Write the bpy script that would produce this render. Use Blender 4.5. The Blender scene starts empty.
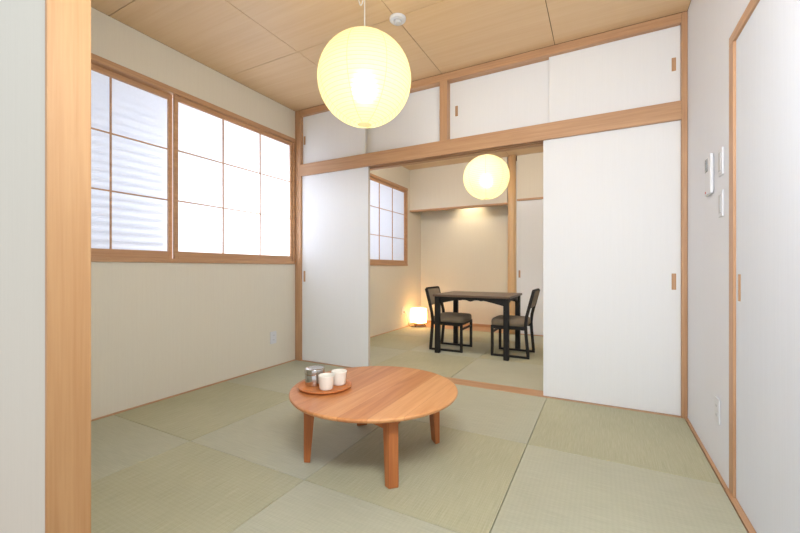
import bpy, bmesh, math, random
from mathutils import Vector, Matrix

random.seed(7)
PI = math.pi
scene = bpy.context.scene
COL = scene.collection

# ------------------------------------------------------------------ materials
def srgb(r, g, b):
    def f(c):
        c /= 255.0
        return c / 12.92 if c <= 0.04045 else ((c + 0.055) / 1.055) ** 2.4
    return (f(r), f(g), f(b), 1.0)

def new_mat(name):
    m = bpy.data.materials.new(name)
    m.use_nodes = True
    nt = m.node_tree
    for n in list(nt.nodes):
        nt.nodes.remove(n)
    return m, nt

def N(nt, typ, **kw):
    n = nt.nodes.new(typ)
    for k, v in kw.items():
        if k in n.inputs:
            n.inputs[k].default_value = v
        else:
            setattr(n, k, v)
    return n

def L(nt, a, b):
    nt.links.new(a, b)

def out_bsdf(nt, **kw):
    o = N(nt, 'ShaderNodeOutputMaterial')
    b = N(nt, 'ShaderNodeBsdfPrincipled', **kw)
    L(nt, b.outputs[0], o.inputs[0])
    return b

def ramp(nt, fac, stops):
    r = N(nt, 'ShaderNodeValToRGB')
    e = r.color_ramp.elements
    e[0].position, e[0].color = stops[0]
    e[1].position, e[1].color = stops[-1]
    for p, c in stops[1:-1]:
        k = e.new(p)
        k.color = c
    L(nt, fac, r.inputs[0])
    return r.outputs[0]

def mapped(nt, scale, coord='Object'):
    tc = N(nt, 'ShaderNodeTexCoord')
    mp = N(nt, 'ShaderNodeMapping')
    mp.inputs['Scale'].default_value = scale
    L(nt, tc.outputs[coord], mp.inputs[0])
    return mp.outputs[0]

def plain(name, col, rough=0.5, metal=0.0, spec=0.5, noise=0.0):
    m, nt = new_mat(name)
    b = out_bsdf(nt, Roughness=rough, Metallic=metal)
    b.inputs['Specular IOR Level'].default_value = spec
    v = mapped(nt, (9, 9, 9))
    n = N(nt, 'ShaderNodeTexNoise', Scale=1.0, Detail=3.0)
    L(nt, v, n.inputs['Vector'])
    k = 1.0 - noise
    c = ramp(nt, n.outputs['Fac'], [(0.3, (col[0]*k, col[1]*k, col[2]*k, 1)), (0.7, col)])
    L(nt, c, b.inputs['Base Color'])
    return m

def wood(name, light, dark, axis, rough=0.45, fine=1.0):
    """long grain running along `axis`"""
    m, nt = new_mat(name)
    b = out_bsdf(nt, Roughness=rough)
    s = [34.0 * fine] * 3
    s[axis] = 1.3 * fine
    v = mapped(nt, s)
    n1 = N(nt, 'ShaderNodeTexNoise', Scale=1.0, Detail=5.0, Roughness=0.6, Distortion=0.6)
    L(nt, v, n1.inputs['Vector'])
    s2 = [150.0 * fine] * 3
    s2[axis] = 4.0 * fine
    v2 = mapped(nt, s2)
    n2 = N(nt, 'ShaderNodeTexNoise', Scale=1.0, Detail=2.0)
    L(nt, v2, n2.inputs['Vector'])
    mx = N(nt, 'ShaderNodeMix', data_type='FLOAT')
    mx.inputs[0].default_value = 0.35
    L(nt, n1.outputs['Fac'], mx.inputs[2])
    L(nt, n2.outputs['Fac'], mx.inputs[3])
    c = ramp(nt, mx.outputs[0], [(0.32, dark), (0.66, light)])
    L(nt, c, b.inputs['Base Color'])
    bp = N(nt, 'ShaderNodeBump', Strength=0.06, Distance=0.002)
    L(nt, mx.outputs[0], bp.inputs['Height'])
    L(nt, bp.outputs[0], b.inputs['Normal'])
    return m

def wallpaper(name, col, col2, rough=0.85, bump=0.12):
    """textile paper with fine vertical threads"""
    m, nt = new_mat(name)
    b = out_bsdf(nt, Roughness=rough)
    b.inputs['Specular IOR Level'].default_value = 0.2
    v = mapped(nt, (95, 95, 2.0))
    n = N(nt, 'ShaderNodeTexNoise', Scale=1.0, Detail=3.0, Roughness=0.6)
    L(nt, v, n.inputs['Vector'])
    v2 = mapped(nt, (420, 420, 18))
    n2 = N(nt, 'ShaderNodeTexNoise', Scale=1.0, Detail=1.0)
    L(nt, v2, n2.inputs['Vector'])
    mx = N(nt, 'ShaderNodeMix', data_type='FLOAT')
    mx.inputs[0].default_value = 0.4
    L(nt, n.outputs['Fac'], mx.inputs[2])
    L(nt, n2.outputs['Fac'], mx.inputs[3])
    c = ramp(nt, mx.outputs[0], [(0.3, col2), (0.7, col)])
    L(nt, c, b.inputs['Base Color'])
    bp = N(nt, 'ShaderNodeBump', Strength=bump, Distance=0.001)
    L(nt, mx.outputs[0], bp.inputs['Height'])
    L(nt, bp.outputs[0], b.inputs['Normal'])
    return m

def tatami(name, axis, light, mid, dark):
    """rush weave: strands along `axis`, rows of ribs across"""
    m, nt = new_mat(name)
    b = out_bsdf(nt, Roughness=0.62)
    b.inputs['Specular IOR Level'].default_value = 0.3
    s = [330.0] * 3
    s[axis] = 7.0
    v = mapped(nt, s)
    n = N(nt, 'ShaderNodeTexNoise', Scale=1.0, Detail=2.0, Roughness=0.7)
    L(nt, v, n.inputs['Vector'])
    # large soft tone drift
    v3 = mapped(nt, (2.2, 2.2, 2.2))
    n3 = N(nt, 'ShaderNodeTexNoise', Scale=1.0, Detail=2.0)
    L(nt, v3, n3.inputs['Vector'])
    # ribs
    tc = N(nt, 'ShaderNodeTexCoord')
    w = N(nt, 'ShaderNodeTexWave', wave_type='BANDS', bands_direction='X' if axis == 0 else 'Y', wave_profile='SIN')
    w.inputs['Scale'].default_value = 16.0
    w.inputs['Distortion'].default_value = 0.3
    L(nt, tc.outputs['Object'], w.inputs['Vector'])
    w2 = N(nt, 'ShaderNodeTexWave', wave_type='BANDS', bands_direction='Y' if axis == 0 else 'X', wave_profile='SIN')
    w2.inputs['Scale'].default_value = 42.0
    w2.inputs['Distortion'].default_value = 1.5
    w2.inputs['Detail'].default_value = 2.0
    L(nt, tc.outputs['Object'], w2.inputs['Vector'])
    a = N(nt, 'ShaderNodeMath', operation='MULTIPLY_ADD')
    L(nt, w.outputs['Fac'], a.inputs[0]); a.inputs[1].default_value = 0.07
    L(nt, n.outputs['Fac'], a.inputs[2])
    a2 = N(nt, 'ShaderNodeMath', operation='MULTIPLY_ADD')
    L(nt, n3.outputs['Fac'], a2.inputs[0]); a2.inputs[1].default_value = 0.35
    L(nt, a.outputs[0], a2.inputs[2])
    a3 = N(nt, 'ShaderNodeMath', operation='MULTIPLY_ADD')
    L(nt, w2.outputs['Fac'], a3.inputs[0]); a3.inputs[1].default_value = 0.06
    L(nt, a2.outputs[0], a3.inputs[2])
    c = ramp(nt, a3.outputs[0], [(0.52, dark), (0.80, mid), (1.0, light)])
    L(nt, c, b.inputs['Base Color'])
    hs = N(nt, 'ShaderNodeMath', operation='ADD')
    L(nt, w.outputs['Fac'], hs.inputs[0]); L(nt, w2.outputs['Fac'], hs.inputs[1])
    bp = N(nt, 'ShaderNodeBump', Strength=0.14, Distance=0.0010)
    L(nt, hs.outputs[0], bp.inputs['Height'])
    L(nt, bp.outputs[0], b.inputs['Normal'])
    return m

def planked(name, stops, axis_across, width, long_axis, rough=0.35, var=0.35):
    """glued-up boards: tone steps across, grain along"""
    m, nt = new_mat(name)
    b = out_bsdf(nt, Roughness=rough)
    tc = N(nt, 'ShaderNodeTexCoord')
    sp = N(nt, 'ShaderNodeSeparateXYZ')
    L(nt, tc.outputs['Object'], sp.inputs[0])
    d = N(nt, 'ShaderNodeMath', operation='DIVIDE')
    L(nt, sp.outputs[axis_across], d.inputs[0]); d.inputs[1].default_value = width
    ad = N(nt, 'ShaderNodeMath', operation='ADD')
    L(nt, d.outputs[0], ad.inputs[0]); ad.inputs[1].default_value = 0.37
    fl = N(nt, 'ShaderNodeMath', operation='FLOOR')
    L(nt, ad.outputs[0], fl.inputs[0])
    wn = N(nt, 'ShaderNodeTexWhiteNoise', noise_dimensions='1D')
    L(nt, fl.outputs[0], wn.inputs['W'])
    s = [26.0] * 3
    s[long_axis] = 1.6
    mp = N(nt, 'ShaderNodeMapping')
    mp.inputs['Scale'].default_value = s
    L(nt, tc.outputs['Object'], mp.inputs[0])
    off = N(nt, 'ShaderNodeVectorMath', operation='ADD')
    L(nt, mp.outputs[0], off.inputs[0]); L(nt, wn.outputs['Color'], off.inputs[1])
    sc = N(nt, 'ShaderNodeVectorMath', operation='MULTIPLY_ADD')
    L(nt, wn.outputs['Color'], sc.inputs[0]); sc.inputs[1].default_value = (9, 9, 9)
    L(nt, mp.outputs[0], sc.inputs[2])
    n = N(nt, 'ShaderNodeTexNoise', Scale=1.0, Detail=5.0, Roughness=0.6, Distortion=0.9)
    L(nt, sc.outputs[0], n.inputs['Vector'])
    mx = N(nt, 'ShaderNodeMix', data_type='FLOAT')
    mx.inputs[0].default_value = var
    L(nt, n.outputs['Fac'], mx.inputs[2]); L(nt, wn.outputs['Value'], mx.inputs[3])
    c = ramp(nt, mx.outputs[0], stops)
    # thin dark seam
    fr = N(nt, 'ShaderNodeMath', operation='FRACT')
    L(nt, ad.outputs[0], fr.inputs[0])
    lt = N(nt, 'ShaderNodeMath', operation='LESS_THAN')
    L(nt, fr.outputs[0], lt.inputs[0]); lt.inputs[1].default_value = 0.012
    mc = N(nt, 'ShaderNodeMix', data_type='RGBA', blend_type='MULTIPLY')
    sm = N(nt, 'ShaderNodeMath', operation='MULTIPLY')
    L(nt, lt.outputs[0], sm.inputs[0]); sm.inputs[1].default_value = 0.55
    L(nt, sm.outputs[0], mc.inputs[0])
    L(nt, c, mc.inputs[6]); mc.inputs[7].default_value = (0.45, 0.32, 0.22, 1)
    L(nt, mc.outputs[2], b.inputs['Base Color'])
    return m

def paper_light(name, col, refr=0.0, rough=0.5, glow=0.0, glow_col=(1, 1, 1, 1), fibre=0.06):
    """thin paper that lets light through"""
    m, nt = new_mat(name)
    o = N(nt, 'ShaderNodeOutputMaterial')
    v = mapped(nt, (60, 60, 60))
    n = N(nt, 'ShaderNodeTexNoise', Scale=1.0, Detail=4.0)
    L(nt, v, n.inputs['Vector'])
    k = 1 - fibre
    c = ramp(nt, n.outputs['Fac'], [(0.3, (col[0]*k, col[1]*k, col[2]*k, 1)), (0.7, col)])
    tr = N(nt, 'ShaderNodeBsdfTranslucent')
    L(nt, c, tr.inputs['Color'])
    df = N(nt, 'ShaderNodeBsdfDiffuse')
    L(nt, c, df.inputs['Color'])
    mx = N(nt, 'ShaderNodeMixShader')
    mx.inputs[0].default_value = 0.4
    L(nt, tr.outputs[0], mx.inputs[1]); L(nt, df.outputs[0], mx.inputs[2])
    last = mx.outputs[0]
    if refr:
        rf = N(nt, 'ShaderNodeBsdfRefraction', IOR=1.22, Roughness=rough)
        L(nt, c, rf.inputs['Color'])
        m2 = N(nt, 'ShaderNodeMixShader')
        m2.inputs[0].default_value = refr
        L(nt, last, m2.inputs[1]); L(nt, rf.outputs[0], m2.inputs[2])
        last = m2.outputs[0]
    if glow:
        em = N(nt, 'ShaderNodeEmission', Strength=glow)
        em.inputs['Color'].default_value = glow_col
        ad = N(nt, 'ShaderNodeAddShader')
        L(nt, last, ad.inputs[0]); L(nt, em.outputs[0], ad.inputs[1])
        last = ad.outputs[0]
    L(nt, last, o.inputs[0])
    return m

def emissive(name, col, strength):
    m, nt = new_mat(name)
    o = N(nt, 'ShaderNodeOutputMaterial')
    e = N(nt, 'ShaderNodeEmission', Strength=strength)
    e.inputs['Color'].default_value = col
    L(nt, e.outputs[0], o.inputs[0])
    return m

HL, HD = srgb(202, 161, 124), srgb(178, 134, 98)
M = {
    'wall': wallpaper('beige_textile_wallpaper', srgb(226, 220, 205), srgb(222, 215, 200)),
    'wall_near': wallpaper('off_white_hall_paper', srgb(224, 225, 214), srgb(220, 221, 210)),
    'wall_cool': wallpaper('pale_grey_wallpaper', srgb(230, 231, 236), srgb(227, 228, 233)),
    'fusuma': wallpaper('white_panel_paper', srgb(239, 240, 242), srgb(236, 237, 239)),
    'door_white': wallpaper('cool_white_door_paper', srgb(226, 230, 238), srgb(222, 226, 234), bump=0.05),
    'wood_x': wood('cypress_grain_across', HL, HD, 0),
    'wood_y': wood('cypress_grain_deep', HL, HD, 1),
    'wood_z': wood('cypress_grain_upright', HL, HD, 2),
    'wood_pale_z': wood('pale_cypress_upright', srgb(194, 152, 106), srgb(180, 134, 88), 2),
    'log': wood('polished_alcove_log', srgb(226, 190, 146), srgb(210, 170, 122), 2, rough=0.3),
    'pull': wood('dark_pull_wood', srgb(196, 150, 96), srgb(150, 104, 62), 2),
    'ceiling': wood('ceiling_plywood', srgb(226, 196, 156), srgb(217, 183, 140), 0, fine=0.35),
    'groove': plain('dark_groove', srgb(120, 80, 45), 0.8),  # dark brown backing behind the open ceiling joints
    'tat_a': tatami('rush_weave_crosswise', 0, srgb(190, 189, 168), srgb(183, 182, 160), srgb(172, 171, 149)),  # paler, bluer tint: sheen of crosswise strands put into the colour
    'tat_b': tatami('rush_weave_lengthwise', 1, srgb(188, 185, 157), srgb(180, 177, 148), srgb(167, 164, 135)),  # browner tint: weaker sheen of lengthwise strands put into the colour
    'cherry_top': planked('cherry_boards', [(0.25, srgb(184, 116, 66)), (0.5, srgb(208, 143, 90)), (0.75, srgb(226, 170, 116))], 0, 0.128, 1),
    'cherry_x': wood('cherry_grain_across', srgb(196, 122, 68), srgb(160, 90, 46), 0),
    'cherry_y': wood('cherry_grain_deep', srgb(196, 122, 68), srgb(160, 90, 46), 1),
    'cherry_z': wood('cherry_grain_upright', srgb(192, 118, 64), srgb(156, 86, 42), 2),
    'tray': wood('tray_wood', srgb(214, 136, 76), srgb(186, 104, 52), 0),
    'black': wood('black_stained_wood', srgb(16, 14, 13), srgb(9, 8, 8), 2, rough=0.55),
    'walnut': wood('dark_walnut_top', srgb(112, 92, 78), srgb(90, 72, 60), 0, rough=0.4),
    'seat': plain('taupe_seat_fabric', srgb(146, 132, 112), 0.9, noise=0.2),
    'steel': plain('brushed_tin', (0.58, 0.56, 0.53, 1), 0.2, 1.0, noise=0.05),
    'ceramic': plain('white_porcelain', srgb(238, 232, 220), 0.25, noise=0.02),
    'plastic': plain('white_plastic', srgb(220, 221, 225), 0.4, noise=0.02),
    'plastic_line': plain('pale_grey_plastic', srgb(196, 196, 198), 0.5, noise=0.02),
    'dark_plastic': plain('dark_grey_plastic', srgb(70, 72, 78), 0.3, noise=0.05),
    'lcd': plain('grey_display', srgb(120, 124, 126), 0.2, noise=0.05),
    'red': plain('red_plastic', srgb(190, 60, 50), 0.4),
    'cord': plain('white_cord', srgb(228, 226, 220), 0.5, noise=0.02),
    'cord_dark': plain('tan_cord', srgb(150, 110, 66), 0.5, noise=0.05),
    'shoji': paper_light('shoji_paper', (0.88, 0.90, 0.95, 1), fibre=0.03),
    'lantern': paper_light('lantern_paper', (0.97, 0.925, 0.73, 1), refr=0.34, rough=0.7),
    'seam': paper_light('lantern_seam_paper', (0.80, 0.70, 0.45, 1), refr=0.0),
    'lamp_paper': paper_light('lamp_shade_paper', (0.98, 0.90, 0.70, 1), refr=0.15, rough=0.5),
    'bulb': emissive('warm_bulb', (1.0, 0.86, 0.48, 1), 66.0),
    'bulb_amber': emissive('amber_bulb', (1.0, 0.70, 0.34, 1), 650.0),
    'edge': wallpaper('panel_edge', srgb(206, 196, 184), srgb(200, 190, 178)),
    'slat': plain('pale_grey_louvre', srgb(206, 212, 224), 0.6, noise=0.03),
    'lane': wood('hall_floor_boards', srgb(196, 150, 104), srgb(170, 122, 78), 0),
}

# ------------------------------------------------------------------ mesh helpers
class MB:
    def __init__(self):
        self.bm = bmesh.new()

    def box(self, x0, x1, y0, y1, z0, z1, mi=0):
        vs = [self.bm.verts.new(p) for p in
              [(x0, y0, z0), (x1, y0, z0), (x1, y1, z0), (x0, y1, z0), (x0, y0, z1), (x1, y0, z1), (x1, y1, z1), (x0, y1, z1)]]
        for f in [(0, 3, 2, 1), (4, 5, 6, 7), (0, 1, 5, 4), (1, 2, 6, 5), (2, 3, 7, 6), (3, 0, 4, 7)]:
            self.bm.faces.new([vs[i] for i in f]).material_index = mi
        return self

    def hull8(self, bot, top):
        """prism between two quads (counter-clockwise from above)"""
        b = [self.bm.verts.new(p) for p in bot]
        t = [self.bm.verts.new(p) for p in top]
        n = len(b)
        self.bm.faces.new(list(reversed(b)))
        self.bm.faces.new(t)
        for i in range(n):
            j = (i + 1) % n
            self.bm.faces.new([b[i], b[j], t[j], t[i]])
        return self

    def prism(self, pts, axis, a, b):
        """closed 2-D outline extruded along axis from a to b"""
        def p3(p, d):
            if axis == 0: return (d, p[0], p[1])
            if axis == 1: return (p[0], d, p[1])
            return (p[0], p[1], d)
        A = [self.bm.verts.new(p3(p, a)) for p in pts]
        B = [self.bm.verts.new(p3(p, b)) for p in pts]
        n = len(pts)
        self.bm.faces.new(A)
        self.bm.faces.new(list(reversed(B)))
        for i in range(n):
            j = (i + 1) % n
            self.bm.faces.new([A[j], A[i], B[i], B[j]])
        return self

    def lathe(self, prof, seg=48, cx=0, cy=0, close=True):
        rings = []
        for r, z in prof:
            if r < 1e-6:
                rings.append([self.bm.verts.new((cx, cy, z))])
            else:
                rings.append([self.bm.verts.new((cx + r * math.cos(2*PI*k/seg), cy + r * math.sin(2*PI*k/seg), z)) for k in range(seg)])
        for A, B in zip(rings, rings[1:]):
            for k in range(seg):
                l = (k + 1) % seg
                if len(A) == 1 and len(B) == 1: continue
                if len(A) == 1: self.bm.faces.new([A[0], B[l], B[k]])
                elif len(B) == 1: self.bm.faces.new([A[k], A[l], B[0]])
                else: self.bm.faces.new([A[k], A[l], B[l], B[k]])
        return self

    def tube(self, pts, r, seg=10, cap=True):
        pts = [Vector(p) for p in pts]
        rings = []
        up = Vector((0, 0, 1))
        prev = None
        for i, p in enumerate(pts):
            d = (pts[min(i+1, len(pts)-1)] - pts[max(i-1, 0)]).normalized()
            if prev is None:
                a = up if abs(d.dot(up)) < 0.9 else Vector((1, 0, 0))
                u = (a - d * a.dot(d)).normalized()
            else:
                u = (prev - d * prev.dot(d)).normalized()
            prev = u
            w = d.cross(u)
            rr = r[i] if isinstance(r, (list, tuple)) else r
            rings.append([self.bm.verts.new(p + rr * (u * math.cos(2*PI*k/seg) + w * math.sin(2*PI*k/seg))) for k in range(seg)])
        for A, B in zip(rings, rings[1:]):
            for k in range(seg):
                l = (k + 1) % seg
                self.bm.faces.new([A[k], A[l], B[l], B[k]])
        if cap:
            self.bm.faces.new(list(reversed(rings[0])))
            self.bm.faces.new(rings[-1])
        return self

    def bar(self, pts, w, d, side):
        """rectangular bar swept along a polyline lying in a plane whose normal is `side`; w along side, d in the plane"""
        pts = [Vector(p) for p in pts]
        side = Vector(side).normalized()
        rings = []
        for i, p in enumerate(pts):
            if i == 0: t = (pts[1] - pts[0]).normalized(); k = 1
            elif i == len(pts) - 1: t = (pts[-1] - pts[-2]).normalized(); k = 1
            else:
                t1 = (pts[i] - pts[i-1]).normalized(); t2 = (pts[i+1] - pts[i]).normalized()
                t = (t1 + t2).normalized(); k = 1 / max(0.3, t.dot(t1))
            nrm = side.cross(t).normalized()
            rings.append([self.bm.verts.new(p + side * (sx * w / 2) + nrm * (sy * d / 2 * k)) for sx, sy in ((-1, -1), (1, -1), (1, 1), (-1, 1))])
        for A, B in zip(rings, rings[1:]):
            for k in range(4):
                l = (k + 1) % 4
                self.bm.faces.new([A[k], A[l], B[l], B[k]])
        self.bm.faces.new(list(reversed(rings[0])))
        self.bm.faces.new(rings[-1])
        return self

    def build(self, name, mats, parent=None, bevel=0.0, smooth=False, loc=None, seg=2, sub=0):
        bmesh.ops.recalc_face_normals(self.bm, faces=self.bm.faces)
        me = bpy.data.meshes.new(name)
        self.bm.to_mesh(me)
        self.bm.free()
        for m in (mats if isinstance(mats, (list, tuple)) else [mats]):
            me.materials.append(m)
        if smooth:
            for p in me.polygons: p.use_smooth = True
        o = bpy.data.objects.new(name, me)
        COL.objects.link(o)
        if parent is not None: o.parent = parent
        if loc is not None: o.location = loc
        if bevel:
            md = o.modifiers.new('edge', 'BEVEL')
            md.width = bevel; md.segments = seg; md.limit_method = 'ANGLE'; md.angle_limit = math.radians(40)
            md.harden_normals = False
        if sub:
            md = o.modifiers.new('soft', 'SUBSURF'); md.levels = sub; md.render_levels = sub
        return o

def thing(name, label, cat, loc=(0, 0, 0), rz=0.0, group=None):
    o = bpy.data.objects.new(name, None)
    COL.objects.link(o)
    o.location = loc; o.rotation_euler = (0, 0, rz)
    o.empty_display_size = 0.1
    o['label'] = label; o['category'] = cat; o['kind'] = 'thing'
    if group: o['group'] = group
    return o

def tag(o, label, cat, group=None):
    o['label'] = label; o['category'] = cat; o['kind'] = 'thing'
    if group: o['group'] = group
    return o

def struct(o, label=None, cat=None):
    o['kind'] = 'structure'
    if label: o['label'] = label
    if cat: o['category'] = cat
    return o

def sroot(name, label, cat, loc=(0, 0, 0)):
    o = bpy.data.objects.new(name, None)
    COL.objects.link(o); o.location = loc; o.empty_display_size = 0.1
    return struct(o, label, cat)

# ------------------------------------------------------------------ dimensions (metres, tatami surface z = 0, camera above the origin)
XL, XR = -2.966, 0.508           # left and right wall faces
YN0, YN1 = 0.4340, 0.5260        # near wall
YS0, YS1 = 3.130, 3.290          # sill / partition
YB, YT = 5.95, 6.41              # far wall and alcove back
ZC = 2.720                       # ceiling
ZB0, ZB1 = 2.000, 2.127          # long beam
XO = -1.246                      # near opening, left jamb face

# ------------------------------------------------------------------ setting
f = MB()
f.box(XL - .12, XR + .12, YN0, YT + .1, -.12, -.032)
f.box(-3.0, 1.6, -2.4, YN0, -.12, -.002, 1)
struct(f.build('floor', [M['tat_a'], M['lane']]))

# ceiling boards with open joints, both rooms
c = MB()
c.box(XL - .12, XR + .12, YN0, YT + .12, ZC + .008, ZC + .10, 1)
gap = .0025
xs = [XL, -2.132, -1.247, -.318, XR]
def boards(ys):
    for i in range(4):
        for j in range(len(ys) - 1):
            c.box(xs[i] + gap, xs[i+1] - gap, ys[j] + gap, ys[j+1] - gap, ZC, ZC + .006)
boards([YN1, 1.355, 2.285, YS0 + .01])
boards([YS1 - .01, 4.20, 5.10, YB])
struct(c.build('ceiling', [M['ceiling'], M['groove']]))

# left wall with two window openings
W1 = (.545, 3.126, 1.048, 2.412)
W2 = (3.36, 5.850, 1.048, 2.378)
w = MB()
def lw(y0, y1, z0, z1): w.box(XL - .12, XL, y0, y1, z0, z1)
lw(-.0 + YN0, W1[0], -.05, ZC); lw(W1[1], W2[0], -.05, ZC); lw(W2[1], YT + .1, -.05, ZC)
for W in (W1, W2):
    lw(W[0], W[1], -.05, W[2]); lw(W[0], W[1], W[3], ZC)
struct(w.build('wall_left', M['wall']))

# right wall with a sliding door opening near the camera
DY0, DY1, DZ = .56, 2.135, 1.985
w = MB()
w.box(XR, XR + .12, DY1 + .07, YB + .1, -.05, ZC)
w.box(XR, XR + .12, YN0, DY1 + .07, DZ + .04, ZC)
w.box(XR + .06, XR + .12, YN0, DY1 + .07, -.05, DZ + .04)
struct(w.build('wall_right', M['wall_cool']))

# near wall (camera stands in its opening)
w = MB()
w.box(XL, XO - .014, YN0, YN1, -.05, ZC)
w.box(XO - .014, XR, YN0, YN1, 2.05, ZC)
struct(w.build('wall_near', M['wall_near']))

# far wall: hanging wall over the alcove, alcove shell, wall over the closet doors
w = MB()
w.box(XL, -1.285, YB, YB + .09, 2.015, ZC)
w.box(XL - .0, -1.21, YT, YT + .1, -.05, ZC)
w.box(-1.285, -1.20, YB + .09, YT, -.05, ZC)
w.box(-1.14, XR, YB + .005, YB + .10, 2.055, ZC)
w.box(-1.14, XR, YB + .12, YB + .2, -.05, ZC)
struct(w.build('wall_far', M['wall']))

def trim(n, mb, mat, bevel=.003):
    return struct(mb.build('trim_%d' % n, mat, bevel=bevel))

# timber frame
trim(1, MB().box(XO - .014, XO, YN0 - .002, YN1 + .002, 0, 2.05), M['wood_pale_z'], .003)      # near jamb
trim(2, MB().box(XL, -2.885, YS0 + .005, YS1, -.02, ZC - .002), M['wood_z'])                     # left corner post
trim(3, MB().box(.474, XR - .001, YS0 + .005, YS1, -.02, ZC - .002), M['wood_z'])                # right corner post
b = MB().box(-2.885, .474, YS0, YS0 + .022, ZB0, ZB1)
b.box(-2.885, .474, YS0 + .022, YS1, ZB0 + .012, ZB1)
b.box(-2.885, .474, YS0 + .056, YS0 + .066, ZB0 + .001, ZB0 + .012); b.box(-2.885, .474, YS0 + .1, YS1, ZB0, ZB0 + .012)
trim(4, b, M['wood_x'])                                                                           # long beam
trim(5, MB().box(-1.268, -1.198, YS0 + .004, YS1 - .01, ZB1, ZC - .066), M['wood_z'])             # short post above the beam
trim(6, MB().box(-2.885, .474, YS0 + .006, YS1, ZC - .066, ZC - .002), M['wood_x'])               # rail under the ceiling
trim(7, MB().box(-2.885, .474, YS0, YS1, -.03, .0), M['wood_x'], .001)                            # threshold sill
s = MB()
s.box(XL + .001, XL + .018, YN1, YS0 + .005, -.03, .006)
struct(s.build('baseboard_left', M['wood_y'], bevel=.001))
s = MB()
s.box(XL + .001, XL + .018, YS1, YB, -.03, .006)
struct(s.build('baseboard_back', M['wood_y'], bevel=.001))
s = MB().box(XR - .016, XR - .001, DY1 + .07, YS0 + .005, -.03, .006)
s.box(XR - .016, XR + .05, DY0, DY1 + .07, -.03, .004)
struct(s.build('baseboard_right', M['wood_y'], bevel=.001))
# right door casing
trim(8, MB().box(XR - .004, XR + .06, DY1, DY1 + .062, .0, DZ + .002), M['wood_z'])
trim(9, MB().box(XR - .004, XR + .06, DY0, DY1 + .062, DZ + .002, DZ + .046), M['wood_y'])
# alcove timber
trim(10, MB().box(XL + .001, -1.275, YB - .012, YB + .095, 1.988, 2.014), M['wood_x'])
trim(11, MB().box(XL + .001, -1.30, YB - .02, YT - .014, -.031, .002), M['wood_x'], .001)         # alcove floor board
trim(12, MB().box(XL + .02, -1.29, YT - .014, YT - .001, .002, .045), M['wood_x'], .001)
lg = MB()
lg.lathe([(0, 0), (.067, 0), (.068, .3), (.064, 1.2), (.063, 2.0), (.061, ZC - .001), (0, ZC - .001)], 28, -1.212, YB - .005)
struct(lg.build('trim_13', M['log'], smooth=True))
trim(14, MB().box(-1.14, XR - .001, YB - .012, YB + .06, 2.028, 2.056), M['wood_x'])
trim(15, MB().box(-1.14, XR - .001, YB - .012, YB + .10, -.031, .006), M['wood_x'], .001)

# ------------------------------------------------------------------ doors
def pull_recess(parent, x0, x1, y, z0, z1, axis='y'):
    t = .004
    m = MB()
    if axis == 'y':
        m.box(x0, x1, y - .002, y + .003, z0, z1)
        m.box(x0 + t, x1 - t, y - .0026, y - .001, z0 + t, z1 - t, 1)
    else:
        m.box(y - .003, y + .002, x0, x1, z0, z1)
        m.box(y + .001, y + .0026, x0 + t, x1 - t, z0 + t, z1 - t, 1)
    return m.build('door_pull', [M['pull'], M['wood_z']], parent)

def panel(mb, x0, x1, y0, y1, z0, z1): mb.box(x0, x1, y0, y1, z0, z1); return mb

d = sroot('door_1', 'tall white sliding panel left of the open doorway', 'sliding door')
MB().box(-2.884, -2.030, YS0 + .027, YS0 + .053, .002, ZB0 + .009).build('panel', M['fusuma'], d, bevel=.002)
MB().box(-2.030, -2.024, YS0 + .0265, YS0 + .0535, .002, ZB0 + .009).build('edge_strip', M['edge'], d, bevel=.001)
pull_recess(d, -2.862, -2.838, YS0 + .027, .856, .972)

d = sroot('door_2', 'tall white sliding panel right of the open doorway', 'sliding door')
MB().box(-.404, .473, YS0 + .027, YS0 + .053, .002, ZB0 + .009).build('panel', M['fusuma'], d, bevel=.002)
pull_recess(d, .422, .447, YS0 + .027, .855, .965)

d = sroot('door_3', 'white sliding door in the right wall nearest the camera', 'sliding door')
MB().box(XR + .006, XR + .040, DY0, DY1 - .001, .006, DZ + .001).build('panel', M['door_white'], d, bevel=.002)
m = MB(); m.box(XR + .004, XR + .010, 2.072, 2.100, .862, .975); m.box(XR + .0030, XR + .005, 2.076, 2.096, .866, .971, 1)
m.build('door_pull', [M['pull'], M['wood_z']], d)

d = sroot('door_4', 'white closet sliding door behind the dining table, right of the log post', 'sliding door')
MB().box(-1.139, -.30, YB + .015, YB + .04, .008, 2.027).build('panel', M['fusuma'], d, bevel=.002)
pull_recess(d, -1.118, -1.092, YB + .015, .86, .97)
d = sroot('door_5', 'white closet sliding door at the far right of the back room', 'sliding door')
MB().box(-.34, XR - .002, YB + .055, YB + .08, .008, 2.027).build('panel', M['fusuma'], d, bevel=.002)
pull_recess(d, .44, .466, YB + .055, .86, .97)

# sliding panels above the beam
def transom(label, x0, x1, y, px):
    t = thing('transom_panel', label, 'sliding panel', ((x0 + x1) / 2, y, ZB1), 0, 'sliding panels above the long beam')
    h = (x1 - x0) / 2
    MB().box(-h, h, 0, .02, .001, ZC - .068 - ZB1).build('panel', M['fusuma'], t, bevel=.0015)
    p = px - (x0 + x1) / 2
    m = MB(); m.box(p - .012, p + .012, -.002, .002, .222, .312); m.box(p - .008, p + .008, -.0026, -.001, .226, .308, 1)
    m.build('door_pull', [M['pull'], M['wood_z']], t)
TF, TR = YS0 + .04, YS0 + .078
transom('short white sliding panel above the beam in the left corner, beside the window wall', -2.884, -2.072, TF, -2.86)
transom('short white sliding panel above the beam, just left of the short wooden post', -2.11, -1.269, TR, -1.285)
transom('short white sliding panel above the beam, just right of the short wooden post', -1.197, -.33, TR, -1.135)
transom('short white sliding panel above the beam at the right corner post', -.364, .473, TF, .436)

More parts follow.
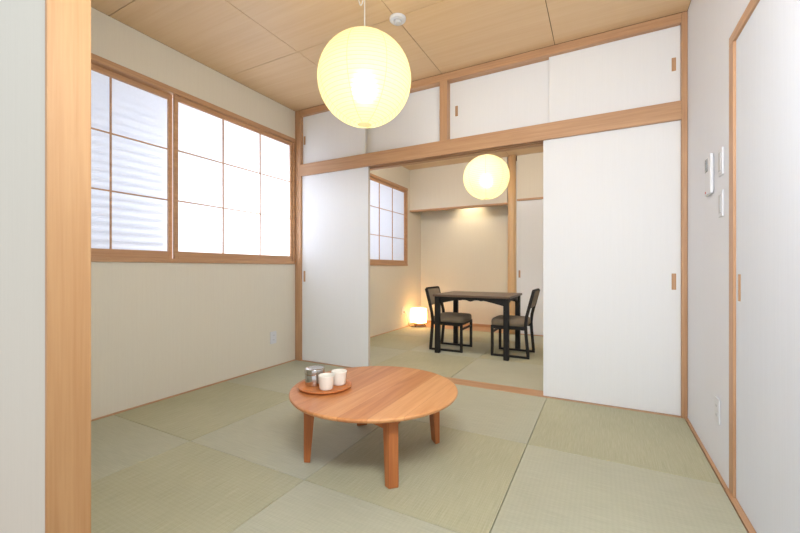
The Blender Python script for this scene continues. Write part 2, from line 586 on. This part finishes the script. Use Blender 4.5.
# ------------------------------------------------------------------ windows
def shoji_window(name, label, W, sashes, blind, jamb=.022):
    y0, y1, z0, z1 = W
    root = sroot(name, label, 'window', (XL, (y0 + y1) / 2, z0))
    cy = (y0 + y1) / 2
    fr = MB()
    fr.box(-.085, .016, y0 - cy, y1 - cy, -.004, .028)                  # sill
    fr.box(-.085, .016, y0 - cy, y1 - cy, z1 - z0 - .042, z1 - z0)       # head
    fr.box(-.085, .010, y0 - cy, y0 - cy + .02, .028, z1 - z0 - .042)
    fr.box(-.085, .010, y1 - cy - jamb, y1 - cy, .028, z1 - z0 - .042)
    fr.build('frame', M['wood_y'], root, bevel=.002)
    for (a, b, x, cols, rows, tone) in sashes:
        a -= cy; b -= cy
        st, top, bot = .030, .040, .058
        zb, zt = .0285, z1 - z0 - .0425
        s = MB()
        s.box(x, x + .022, a, a + st, zb, zt); s.box(x, x + .022, b - st, b, zb, zt)
        s.box(x, x + .022, a + st, b - st, zb, zb + bot); s.box(x, x + .022, a + st, b - st, zt - top, zt)
        so = s.build('sash', M['wood_y'], root, bevel=.0015)
        MB().box(x + .003, x + .004, a + st - .004, b - st + .004, zb + bot - .004, zt - top + .004).build('paper_pane', M['shoji'], so)
        g = MB()
        k = .0045
        for cyy in cols:
            g.box(x + .005, x + .017, cyy - cy - k, cyy - cy + k, zb + bot, zt - top)
        for r in rows:
            g.box(x + .006, x + .016, a + st, b - st, r - z0 - k, r - z0 + k)
        g.build('lattice', M['wood_y'], so)
    bl = MB()
    for (a, b, pitch, xo) in blind:
        z = .02
        while z < z1 - z0:
            bl.prism([(-.075 + xo, z), (-.073 + xo, z - .002), (-.055 + xo, z + .016), (-.057 + xo, z + .018)], 1, a - cy, b - cy)
            z += pitch
    if blind:
        bl.build('outer_louvre', M['slat'], root)
    return root

shoji_window('window_1', 'wide two-part paper window in the left wall of the front room', W1, [
    (.567, 1.812, -.058, [.975, 1.388], [1.535 + .003, 1.938], 0),
    (1.809, 3.103, -.026, [2.252, 2.667], [1.535 + .003, 1.938], 1)], [(.545, 1.80, .058, -.034)])
shoji_window('window_2', 'smaller paper window in the left wall of the back room', W2, [
    (3.382, 4.545, -.058, [3.75, 4.14], [1.50, 1.916], 0),
    (4.515, 5.800, -.026, [4.946, 5.353], [1.50, 1.916], 1)], [(3.36, 5.85, .058, -.014)], .05)

# ------------------------------------------------------------------ tatami mats
def mat(x0, x1, y0, y1, par, label, grp):
    cx, cy = (x0 + x1) / 2, (y0 + y1) / 2
    hx, hy = (x1 - x0) / 2 - .0012, (y1 - y0) / 2 - .0012
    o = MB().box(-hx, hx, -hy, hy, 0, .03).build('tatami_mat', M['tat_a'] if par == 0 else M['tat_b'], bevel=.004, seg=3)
    o.location = (cx, cy, -.030)
    tag(o, label, 'tatami mat', grp)

FX = [XL + .019, -2.108, -1.243, -.374, XR - .0175]
FY = [YN1 + .001, 1.375, 2.252, YS0 - .001]
FL = {
    (0, 0): 'dark olive tatami mat against the left wall, nearest the foreground wooden jamb',
    (1, 0): 'green tatami mat at the bottom left of the photo, just right of the foreground jamb',
    (2, 0): 'green tatami mat at the bottom centre of the photo, in front of the round table',
    (0, 1): 'yellowish green tatami mat along the left wall under the wide window, left of round table',
    (1, 1): 'bluish grey-green tatami mat under the left leg of the round table',
    (2, 1): 'olive tatami mat that carries the front and right legs of the round table',
    (3, 1): 'pale tatami mat with visible weave rows at the bottom right, beside the right wall',
    (0, 2): 'dark green tatami mat in the front room corner at the left sliding panel',
    (1, 2): 'tatami mat mostly hidden behind the round table, before the left sliding panel end',
    (2, 2): 'pale green tatami mat behind the round table, along the bare wooden threshold of the doorway',
    (3, 2): 'grey-green tatami mat in the far right corner, before the right sliding panel',
}
for (i, j), lab in FL.items():
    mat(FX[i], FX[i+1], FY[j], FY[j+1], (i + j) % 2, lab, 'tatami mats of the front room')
BX = [XL + .019, -2.08, -1.22, -.36]
BY = [YS1 + .001, 4.15, 5.05, YB - .021]
BL = {
    (0, 0): 'bluish tatami mat in the back room, just past the end of the left sliding panel',
    (1, 0): 'olive tatami mat just inside the back room, its near edge hidden by the round table',
    (2, 0): 'pale tatami mat just inside the back room, beside the edge of the right sliding panel',
    (0, 1): 'olive tatami mat along the left wall below the back room window',
    (1, 1): 'pale blue-grey tatami mat under the left dining chair',
    (2, 1): 'olive tatami mat under the right dining chair',
    (0, 2): 'tatami mat in the far corner of the back room, in front of the glowing lamp',
    (1, 2): 'tatami mat before the lit alcove, behind the left dining chair',
    (2, 2): 'tatami mat before the closet door and log post, behind the dining table',
}
for (i, j), lab in BL.items():
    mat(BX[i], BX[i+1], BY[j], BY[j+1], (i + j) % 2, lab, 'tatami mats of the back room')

# ------------------------------------------------------------------ round low table
TX, TY, TH, TRAD = -1.10, 1.775, .350, .452
t = thing('round_low_table', 'round low cherry wood table with four short tapered legs on the tatami', 'table', (TX, TY, .0))
e = .006
MB().lathe([(0, TH - .026), (TRAD - .022, TH - .026), (TRAD - .006, TH - .019), (TRAD - .001, TH - .012), (TRAD, TH - .006),
            (TRAD - .002, TH - .002), (TRAD - .006, TH), (0, TH)], 128).build('tabletop', M['cherry_top'], t)
R0 = .377
for k in range(4):
    a = PI / 4 + k * PI / 2
    ur = Vector((math.cos(a), math.sin(a), 0)); ut = Vector((-math.sin(a), math.cos(a), 0))
    def q(r0, r1, w, z): return [tuple(ur * r0 + ut * -w + Vector((0, 0, z))), tuple(ur * r1 + ut * -w + Vector((0, 0, z))),
                                 tuple(ur * r1 + ut * w + Vector((0, 0, z))), tuple(ur * r0 + ut * w + Vector((0, 0, z)))]
    def kite(ri, wi, z):
        return [tuple(ur * r + ut * v + Vector((0, 0, z))) for r, v in ((ri, -wi), (R0, -.0225), (R0, .0225), (ri, wi))]
    MB().hull8(kite(R0 - .030, .034, .001), kite(R0 - .058, .038, TH - .0262)).build('leg', M['cherry_z'], t, bevel=.003)
hs = .235
for k in range(4):
    pts = []
    half = hs - .022
    for i in range(21):
        u = -1 + 2 * i / 20
        pts.append((u * half, TH - .0265 - .055 - .020 * max(0, (abs(u) - .40) / .60) ** 1.5))
    out = [(p[0], p[1]) for p in pts] + [(half, TH - .0263), (-half, TH - .0263)]
    sgn = 1 if k % 2 == 0 else -1
    o = MB().prism(out, 1 if k < 2 else 0, sgn * hs - .009, sgn * hs + .009).build('apron', M['cherry_x'] if k < 2 else M['cherry_y'], t, bevel=.001)

# tray and tea things on it
PX, PY = -1.335, 1.642
tr = MB().lathe([(0, 0), (.122, 0), (.139, .006), (.144, .013), (.1435, .0155), (.140, .0155), (.135, .0115), (0, .0110)], 96).build('round_tray', M['tray'], smooth=False)
tr.location = (PX, PY, TH + .0006)
for p in tr.data.polygons: p.use_smooth = True
tag(tr, 'round thin wooden tray on the low table, carrying a tin and two cups', 'tray')
ZT = TH + .0006 + .0112 + .0004
cn = thing('tea_canister', 'shiny silver metal tea canister standing on the wooden tray', 'canister', (-1.396, 1.628, ZT))
MB().lathe([(0, 0), (.048, 0), (.0510, .002), (.052, .005), (.052, .058), (.0515, .059)], 64).build('body', M['steel'], cn, smooth=True)
MB().lathe([(.0515, .0594), (.0528, .0598), (.0530, .062), (.0530, .086), (.0518, .0895), (.048, .0915), (.030, .0925), (0, .093)], 64).build('lid', M['steel'], cn, smooth=True)
def cup(label, loc):
    o = MB().lathe([(0, 0), (.031, 0), (.0345, .003), (.0362, .010), (.0385, .035), (.0412, .066), (.0425, .0735), (.0415, .0745), (.0395, .0735),
                    (.0378, .060), (.0345, .02), (.031, .008), (0, .006)], 64).build('tea_cup', M['ceramic'], smooth=True)
    o.location = loc
    tag(o, label, 'cup', 'white cups on the tray')
    return o
cup('white porcelain cup at the near edge of the tray, in front of the tin', (-1.287, 1.592, ZT))
cup('white porcelain cup at the right of the tray, behind the other cup', (-1.277, 1.690, ZT))

# ------------------------------------------------------------------ dining table
t = thing('dining_table', 'dark wooden dining table with black legs in the back room', 'table', (-1.317, 4.51, .0))
hx, hy, H = .448, .365, .695
MB().box(-hx, hx, -hy, hy, H - .026, H).build('tabletop', M['walnut'], t, bevel=.004)
for sx in (-1, 1):
    for sy in (-1, 1):
        x, y = sx * (hx - .046), sy * (hy - .046)
        MB().box(x - .028, x + .028, y - .028, y + .028, .001, H - .0262).build('leg', M['black'], t, bevel=.003)
def apron_profile(half):
    pts = []
    for i in range(41):
        u = -1 + 2 * i / 40
        z = .030 + .052 * max(0, (abs(u) - .38) / .62) ** 1.1 + .016 * math.exp(-((u - .0) / .09) ** 2) + .008 * math.exp(-((abs(u) - .33) / .05) ** 2)
        pts.append((u * half, H - .0262 - z))
    return pts + [(half, H - .0263), (-half, H - .0263)]
for s in (-1, 1):
    MB().prism(apron_profile(hx - .075), 1, s * (hy - .046) - .010, s * (hy - .046) + .010).build('apron', M['black'], t, bevel=.001)
    MB().prism(apron_profile(hy - .075), 0, s * (hx - .046) - .010, s * (hx - .046) + .010).build('apron', M['black'], t, bevel=.001)

# ------------------------------------------------------------------ dining chairs (built facing +x)
def chair_meshes(root):
    wy = .190
    for s in (-1, 1):
        y = s * wy
        # front leg, floor runner, rear leg that bends into the back post
        MB().bar([(.192, y, .024), (.192, y, .352)], .026, .030, (0, 1, 0)).build('leg', M['black'], root, bevel=.002)
        MB().box(-.218, .207, y - .013, y + .013, .001, .024).build('runner', M['black'], root, bevel=.002)
        MB().bar([(-.203, y, .024), (-.182, y, .26), (-.176, y, .36), (-.186, y, .46), (-.262, y, .752)], .026, .032, (0, 1, 0)).build('back_post', M['black'], root, bevel=.002)
        MB().box(-.165, .178, y - .010, y + .010, .312, .352).build('seat_rail', M['black'], root, bevel=.002)
    MB().box(.182, .202, -wy + .013, wy - .013, .322, .352).build('stretcher', M['black'], root, bevel=.002)
    MB().box(.183, .200, -wy + .013, wy - .013, .262, .285).build('stretcher', M['black'], root, bevel=.002)
    # upholstered seat
    sm = MB()
    a0, a1, b0 = -.178, .212, .205
    prof = [(1.0, .354), (1.0, .392), (.985, .412), (.93, .424), (.8, .430), (.4, .434)]
    rings = []
    for k, z in prof:
        ring = []
        for i in range(48):
            th = 2 * PI * i / 48
            cx_, sy_ = math.cos(th), math.sin(th)
            n = 9.0
            r = (abs(cx_) ** n + abs(sy_) ** n) ** (-1 / n)
            ring.append(sm.bm.verts.new(((a0 + a1) / 2 + (a1 - a0) / 2 * k * r * cx_, b0 * k * r * sy_, z)))
        rings.append(ring)
    for A, B in zip(rings, rings[1:]):
        for i in range(48):
            j = (i + 1) % 48
            sm.bm.faces.new([A[i], A[j], B[j], B[i]])
    sm.bm.faces.new(list(reversed(rings[0]))); sm.bm.faces.new(rings[-1])
    sm.build('seat', M['seat'], root, smooth=True)
    # padded backrest between the posts, leaning with them
    def bx(z): return -.186 - (z - .46) * .0760 / .292
    bp = MB()
    zs = [(.545, .0), (.552, .011), (.58, .015), (.66, .016), (.72, .015), (.740, .010), (.746, .0)]
    fr_, bk_ = [], []
    for z, d_ in zs:
        fr_.append((bx(z) + d_ + .001, z)); bk_.append((bx(z) - d_ * .8 - .001, z))
    bp.prism(fr_ + list(reversed(bk_)), 1, -wy + .014, wy - .014)
    bp.build('backrest', M['seat'], root, bevel=.003)
    z = .742
    MB().box(bx(z) - .013, bx(z) + .015, -wy + .013, wy - .013, .747, .765).build('top_rail', M['black'], root, bevel=.003)

def dup(root, loc, rz, label):
    r = root.copy(); COL.objects.link(r); r.location = loc; r.rotation_euler = (0, 0, rz); r['label'] = label
    for ch in list(root.children):
        cc = ch.copy(); COL.objects.link(cc); cc.parent = r
        for g in ch.children:
            gg = g.copy(); COL.objects.link(gg); gg.parent = cc
    return r
ch = thing('dining_chair', 'black framed dining chair left of the dining table, its back toward the window', 'chair', (-1.662, 4.51, 0), 0, 'chairs at the dining table')
chair_meshes(ch)
dup(ch, (-.918, 4.545, 0), PI, 'black framed dining chair right of the dining table, near the closet door')

# ------------------------------------------------------------------ paper lanterns
def lantern(label, loc, drop):
    t = thing('pendant_lantern', label, 'pendant lamp', loc, 0, 'round paper pendant lanterns')
    R = .272; SQ = .97
    prof = []
    ribs = 34
    z_lo, z_hi = math.acos(.075 / R * 1.0) if False else -1.42, 1.40
    n = ribs * 4
    for i in range(n + 1):
        ph = z_lo + (z_hi - z_lo) * i / n
        rr = R * (1 - .0055 * (0.5 + .5 * math.cos(2 * PI * i / 4)))
        prof.append((rr * math.cos(ph), SQ * rr * math.sin(ph)))
    MB().lathe(prof, 72).build('paper_shade', M['lantern'], t, smooth=True)
    sm = MB()
    for k in range(8):
        a = 2 * PI * (k + .3) / 8
        rows = []
        for i in range(49):
            ph = z_lo + (z_hi - z_lo) * i / 48
            rr = R * 1.001
            wv = .0022
            ca, sa = math.cos(a), math.sin(a)
            x, y, z = rr * math.cos(ph), 0, SQ * rr * math.sin(ph)
            rows.append([sm.bm.verts.new((x * ca - s_ * wv * sa, x * sa + s_ * wv * ca, z)) for s_ in (-1, 1)])
        for A, B in zip(rows, rows[1:]):
            sm.bm.faces.new([A[0], A[1], B[1], B[0]])
    sm.build('paper_seam', M['seam'], t)
    rm = MB()
    for k in range(1, ribs):
        ph = z_lo + (z_hi - z_lo) * k / ribs
        r1 = R * 1.0012
        rm.lathe([(r1 * math.cos(ph - .0055), SQ * r1 * math.sin(ph - .0055)), (r1 * math.cos(ph + .0055), SQ * r1 * math.sin(ph + .0055))], 72)
    rm.build('bamboo_rib', M['seam'], t, smooth=True)
    rb = R * math.cos(z_lo) - .001; zb = SQ * R * math.sin(z_lo)
    MB().lathe([(rb + .0012, zb - .001), (rb + .0012, zb + .001), (rb - .0012, zb + .001), (rb - .0012, zb - .001), (rb + .0012, zb - .001)], 48).build('bottom_ring', M['lantern'], t, smooth=True)
    rt = R * math.cos(z_hi); zt = SQ * R * math.sin(z_hi)
    tr_ = MB().lathe([(rt + .003, zt - .001), (rt + .003, zt + .003), (rt - .003, zt + .003), (rt - .003, zt - .001), (rt + .003, zt - .001)], 48)
    tr_.tube([(-rt, 0, zt + .002), (rt, 0, zt + .002)], .002)
    tr_.build('top_ring', M['cord'], t, smooth=True)
    MB().lathe([(0, -.085), (.02, -.08), (.034, -.062), (.038, -.042), (.034, -.02), (.022, .0), (.016, .012), (0, .014)], 32).build('bulb', M['bulb'], t, smooth=True)
    MB().lathe([(0, .012), (.019, .013), (.021, .03), (.019, .075), (.008, .085), (0, .086)], 24).build('socket', M['plastic'], t, smooth=True)
    top = ZC - loc[2]
    MB().tube([(0, 0, .085), (0, 0, top - .03)], .0035).build('cord', M['cord'], t, smooth=True)
    MB().lathe([(0, top - .036), (.018, top - .034), (.042, top - .022), (.046, top - .001), (0, top - .001)], 40).build('ceiling_rose', M['plastic'], t, smooth=True)
    # slack loop of cord gathered near the ceiling
    loop = []
    for i in range(25):
        a = 2 * PI * i / 24
        loop.append((-.026 + .016 * math.cos(a), 0, top - .115 + .055 * math.sin(a)))
    MB().tube(loop, .003, cap=False).build('cord_loop', M['cord'], t, smooth=True)
    return t
lantern('large round glowing paper lantern hanging over the low table in the front room', (-1.226, 1.868, 2.103), .4)
lantern('smaller looking round paper lantern hanging beyond the beam over the dining table', (-1.225, 4.52, 2.095), .4)

# ------------------------------------------------------------------ lamp on the floor in the alcove corner
t = thing('paper_floor_lamp', 'small glowing paper lamp on wooden feet in the far left alcove corner', 'lamp', (-2.795, 5.95, .003))
sh = []
for i in range(13): sh.append((.136 + .004 * math.sin(PI * i / 12), .070 + .235 * i / 12))
sh += [(.128, .3065), (.06, .307), (0, .307)]  # closed paper top, added to soften the upward glow
MB().lathe(sh, 56).build('lamp_shade', M['lamp_paper'], t, smooth=True)
MB().lathe([(.141, .304), (.141, .309), (.134, .309), (.134, .304), (.141, .304)], 48).build('shade_ring', M['wood_pale_z'], t)
MB().lathe([(0, .050), (.130, .050), (.136, .056), (.136, .069), (0, .069)], 48).build('base', M['cherry_x'], t)
for k in range(3):
    a = -PI / 2 + 2 * PI * k / 3
    MB().tube([(.085 * math.cos(a), .085 * math.sin(a), .052), (.125 * math.cos(a), .125 * math.sin(a), .0035)], [.010, .007], 12).build('leg', M['cherry_z'], t, smooth=True)
MB().lathe([(0, .10), (.018, .105), (.03, .125), (.032, .145), (.026, .17), (0, .185)], 24).build('bulb', M['bulb_amber'], t, smooth=True)
OY, OZ = 5.70, .262
cd = []
P0, P1, P2, P3 = Vector((XL + .03, OY, OZ)), Vector((-2.84, 5.70, .20)), Vector((-2.93, 5.70, -.08)), Vector((-2.795, 5.86, .045))
for i in range(25):
    u = i / 24
    p = P0 * (1-u)**3 + P1 * 3*u*(1-u)**2 + P2 * 3*u*u*(1-u) + P3 * u**3
    cd.append((p.x + 2.795, p.y - 5.95, max(p.z, .010) - .003))
MB().tube(cd, .0035, 8).build('cord', M['cord_dark'], t, smooth=True)
MB().box(XL + .0085 + 2.795, XL + .032 + 2.795, OY - .011 - 5.95, OY + .011 - 5.95, OZ - .013, OZ + .007).build('plug', M['dark_plastic'], t, bevel=.002)

# ------------------------------------------------------------------ wall fittings
def outlet(label, loc, nx, gangs=2):
    t = thing('power_outlet', label, 'power outlet', loc, 0 if nx > 0 else PI, 'white wall power outlets')
    MB().box(.0004, .008, -.040, .040, -.062, .062).build('cover_plate', M['plastic'], t, bevel=.003)
    for k in range(gangs):
        z = .022 - .044 * k
        m = MB().box(.008, .0090, -.016, .016, z - .016, z + .016)
        for s in (-1, 1):
            m.box(.0087, .0093, s * .0065 - .0012, s * .0065 + .0012, z - .006, z + .006, 1)
        m.build('socket', [M['plastic'], M['lcd']], t, bevel=.0005)
    return t
outlet('white wall outlet low on the left wall, under the wide window near the corner', (XL, 2.82, .294), 1)
outlet('white wall outlet low on the right wall, between the corner post and the door', (XR, 2.385, .302), -1)
outlet('white wall outlet in the back room with the floor lamp plugged in', (XL, 5.70, .290), 1)

def switch(label, loc, hw, hh, depth):
    t = thing('light_switch', label, 'light switch', loc, PI, 'white switches beside the right wall door')
    MB().box(.0004, depth, -hw, hw, -hh, hh).build('cover_plate', M['plastic'], t, bevel=.003)
    MB().box(depth, depth + .003, -hw * .55, hw * .55, -hh * .7, hh * .7).build('rocker', M['plastic_line'], t, bevel=.001)
    return t
switch('white switch box on the right wall, upper one, right of the control unit', (XR, 2.318, 1.508), .034, .064, .009)
switch('white switch plate on the right wall, lower one, below the switch box', (XR, 2.318, 1.308), .032, .062, .008)

t = thing('wall_controller', 'white upright control unit with grey display, the largest fitting on the right wall', 'control unit', (XR, 2.515, 1.488), PI)
MB().box(.0004, .004, -.048, .048, -.085, .085).build('wall_mount', M['plastic_line'], t, bevel=.001)
MB().box(.0045, .018, -.058, .058, -.102, .102).build('body', M['plastic'], t, bevel=.003)
MB().box(.018, .0188, -.050, .006, .020, .088).build('display', M['lcd'], t, bevel=.0004)
for z in (.076, .023):
    MB().box(.0187, .0192, -.047, .003, z, z + .009).build('display_readout', M['dark_plastic'], t)
MB().box(.018, .0195, -.046, -.030, -.092, -.080).build('button', M['red'], t, bevel=.0005)

o = thing('smoke_detector', 'small round white smoke detector on the ceiling beside the large lantern', 'smoke detector', (-1.238, 2.298, ZC))
MB().lathe([(0, -.0005), (.056, -.0005), (.056, -.012), (.052, -.018), (.032, -.022), (.028, -.021)], 48).build('base', M['plastic'], o, smooth=False)
MB().lathe([(.029, -.020), (.027, -.034), (.022, -.040), (.012, -.042), (0, -.042)], 40).build('sensor_cap', M['plastic_line'], o, smooth=False)

# ------------------------------------------------------------------ lights
def area(name, loc, target, sx, sy, power, col):
    l = bpy.data.lights.new(name, 'AREA')
    l.shape = 'RECTANGLE'; l.size = sx; l.size_y = sy; l.energy = power; l.color = col
    o = bpy.data.objects.new(name, l); COL.objects.link(o)
    o.location = loc
    o.rotation_euler = (Vector(target) - Vector(loc)).to_track_quat('-Z', 'Y').to_euler()
    return o
area('daylight_front_window', (-3.95, 3.00, 1.32), (-2.97, 2.70, 1.38), 0.9, 0.8, 88, (.92, .95, 1.0))
area('daylight_back_window', (-4.0, 4.9, 1.7), (-2.97, 4.9, 1.7), 1.6, 1.2, 20, (.90, .94, 1.0))
area('hall_fill', (-.08, .40, 1.90), (-.75, 3.0, 1.55), .8, .5, 42, (.93, .97, 1.0))  # added soft fill in the near opening, no fixture here
area('back_room_fill', (-1.25, 3.50, 2.55), (-1.3, 5.6, 1.0), 1.8, .3, 27, (1.0, .95, .90))  # added fill hidden behind the beam, brightens the back room
sp = bpy.data.lights.new('alcove_downlight', 'SPOT')
sp.energy = 32; sp.color = (1.0, .80, .52); sp.spot_size = math.radians(90); sp.spot_blend = .9; sp.shadow_soft_size = .03
so = bpy.data.objects.new('alcove_downlight', sp); COL.objects.link(so)
so.location = (-2.0, 6.20, 2.40); so.rotation_euler = (math.radians(10), 0, 0)

wd = bpy.data.worlds.new('daylight')
scene.world = wd
wd.use_nodes = True
bg = wd.node_tree.nodes.get('Background')
bg.inputs[0].default_value = (.93, .95, 1.0, 1)
bg.inputs[1].default_value = .95

# ------------------------------------------------------------------ camera
cam = bpy.data.cameras.new('camera')
cam.sensor_width = 36.0
cam.lens = 379.75 / 800 * 36.0
cam.shift_y = 1.9 / 800
cam.clip_start = .02
co = bpy.data.objects.new('camera', cam); COL.objects.link(co)
co.location = (0, 0, 1.0)
co.rotation_euler = (PI / 2, 0, math.radians(27.96))
scene.camera = co

scene.view_settings.view_transform = 'Standard'
scene.view_settings.look = 'None'
scene.view_settings.exposure = 0.22
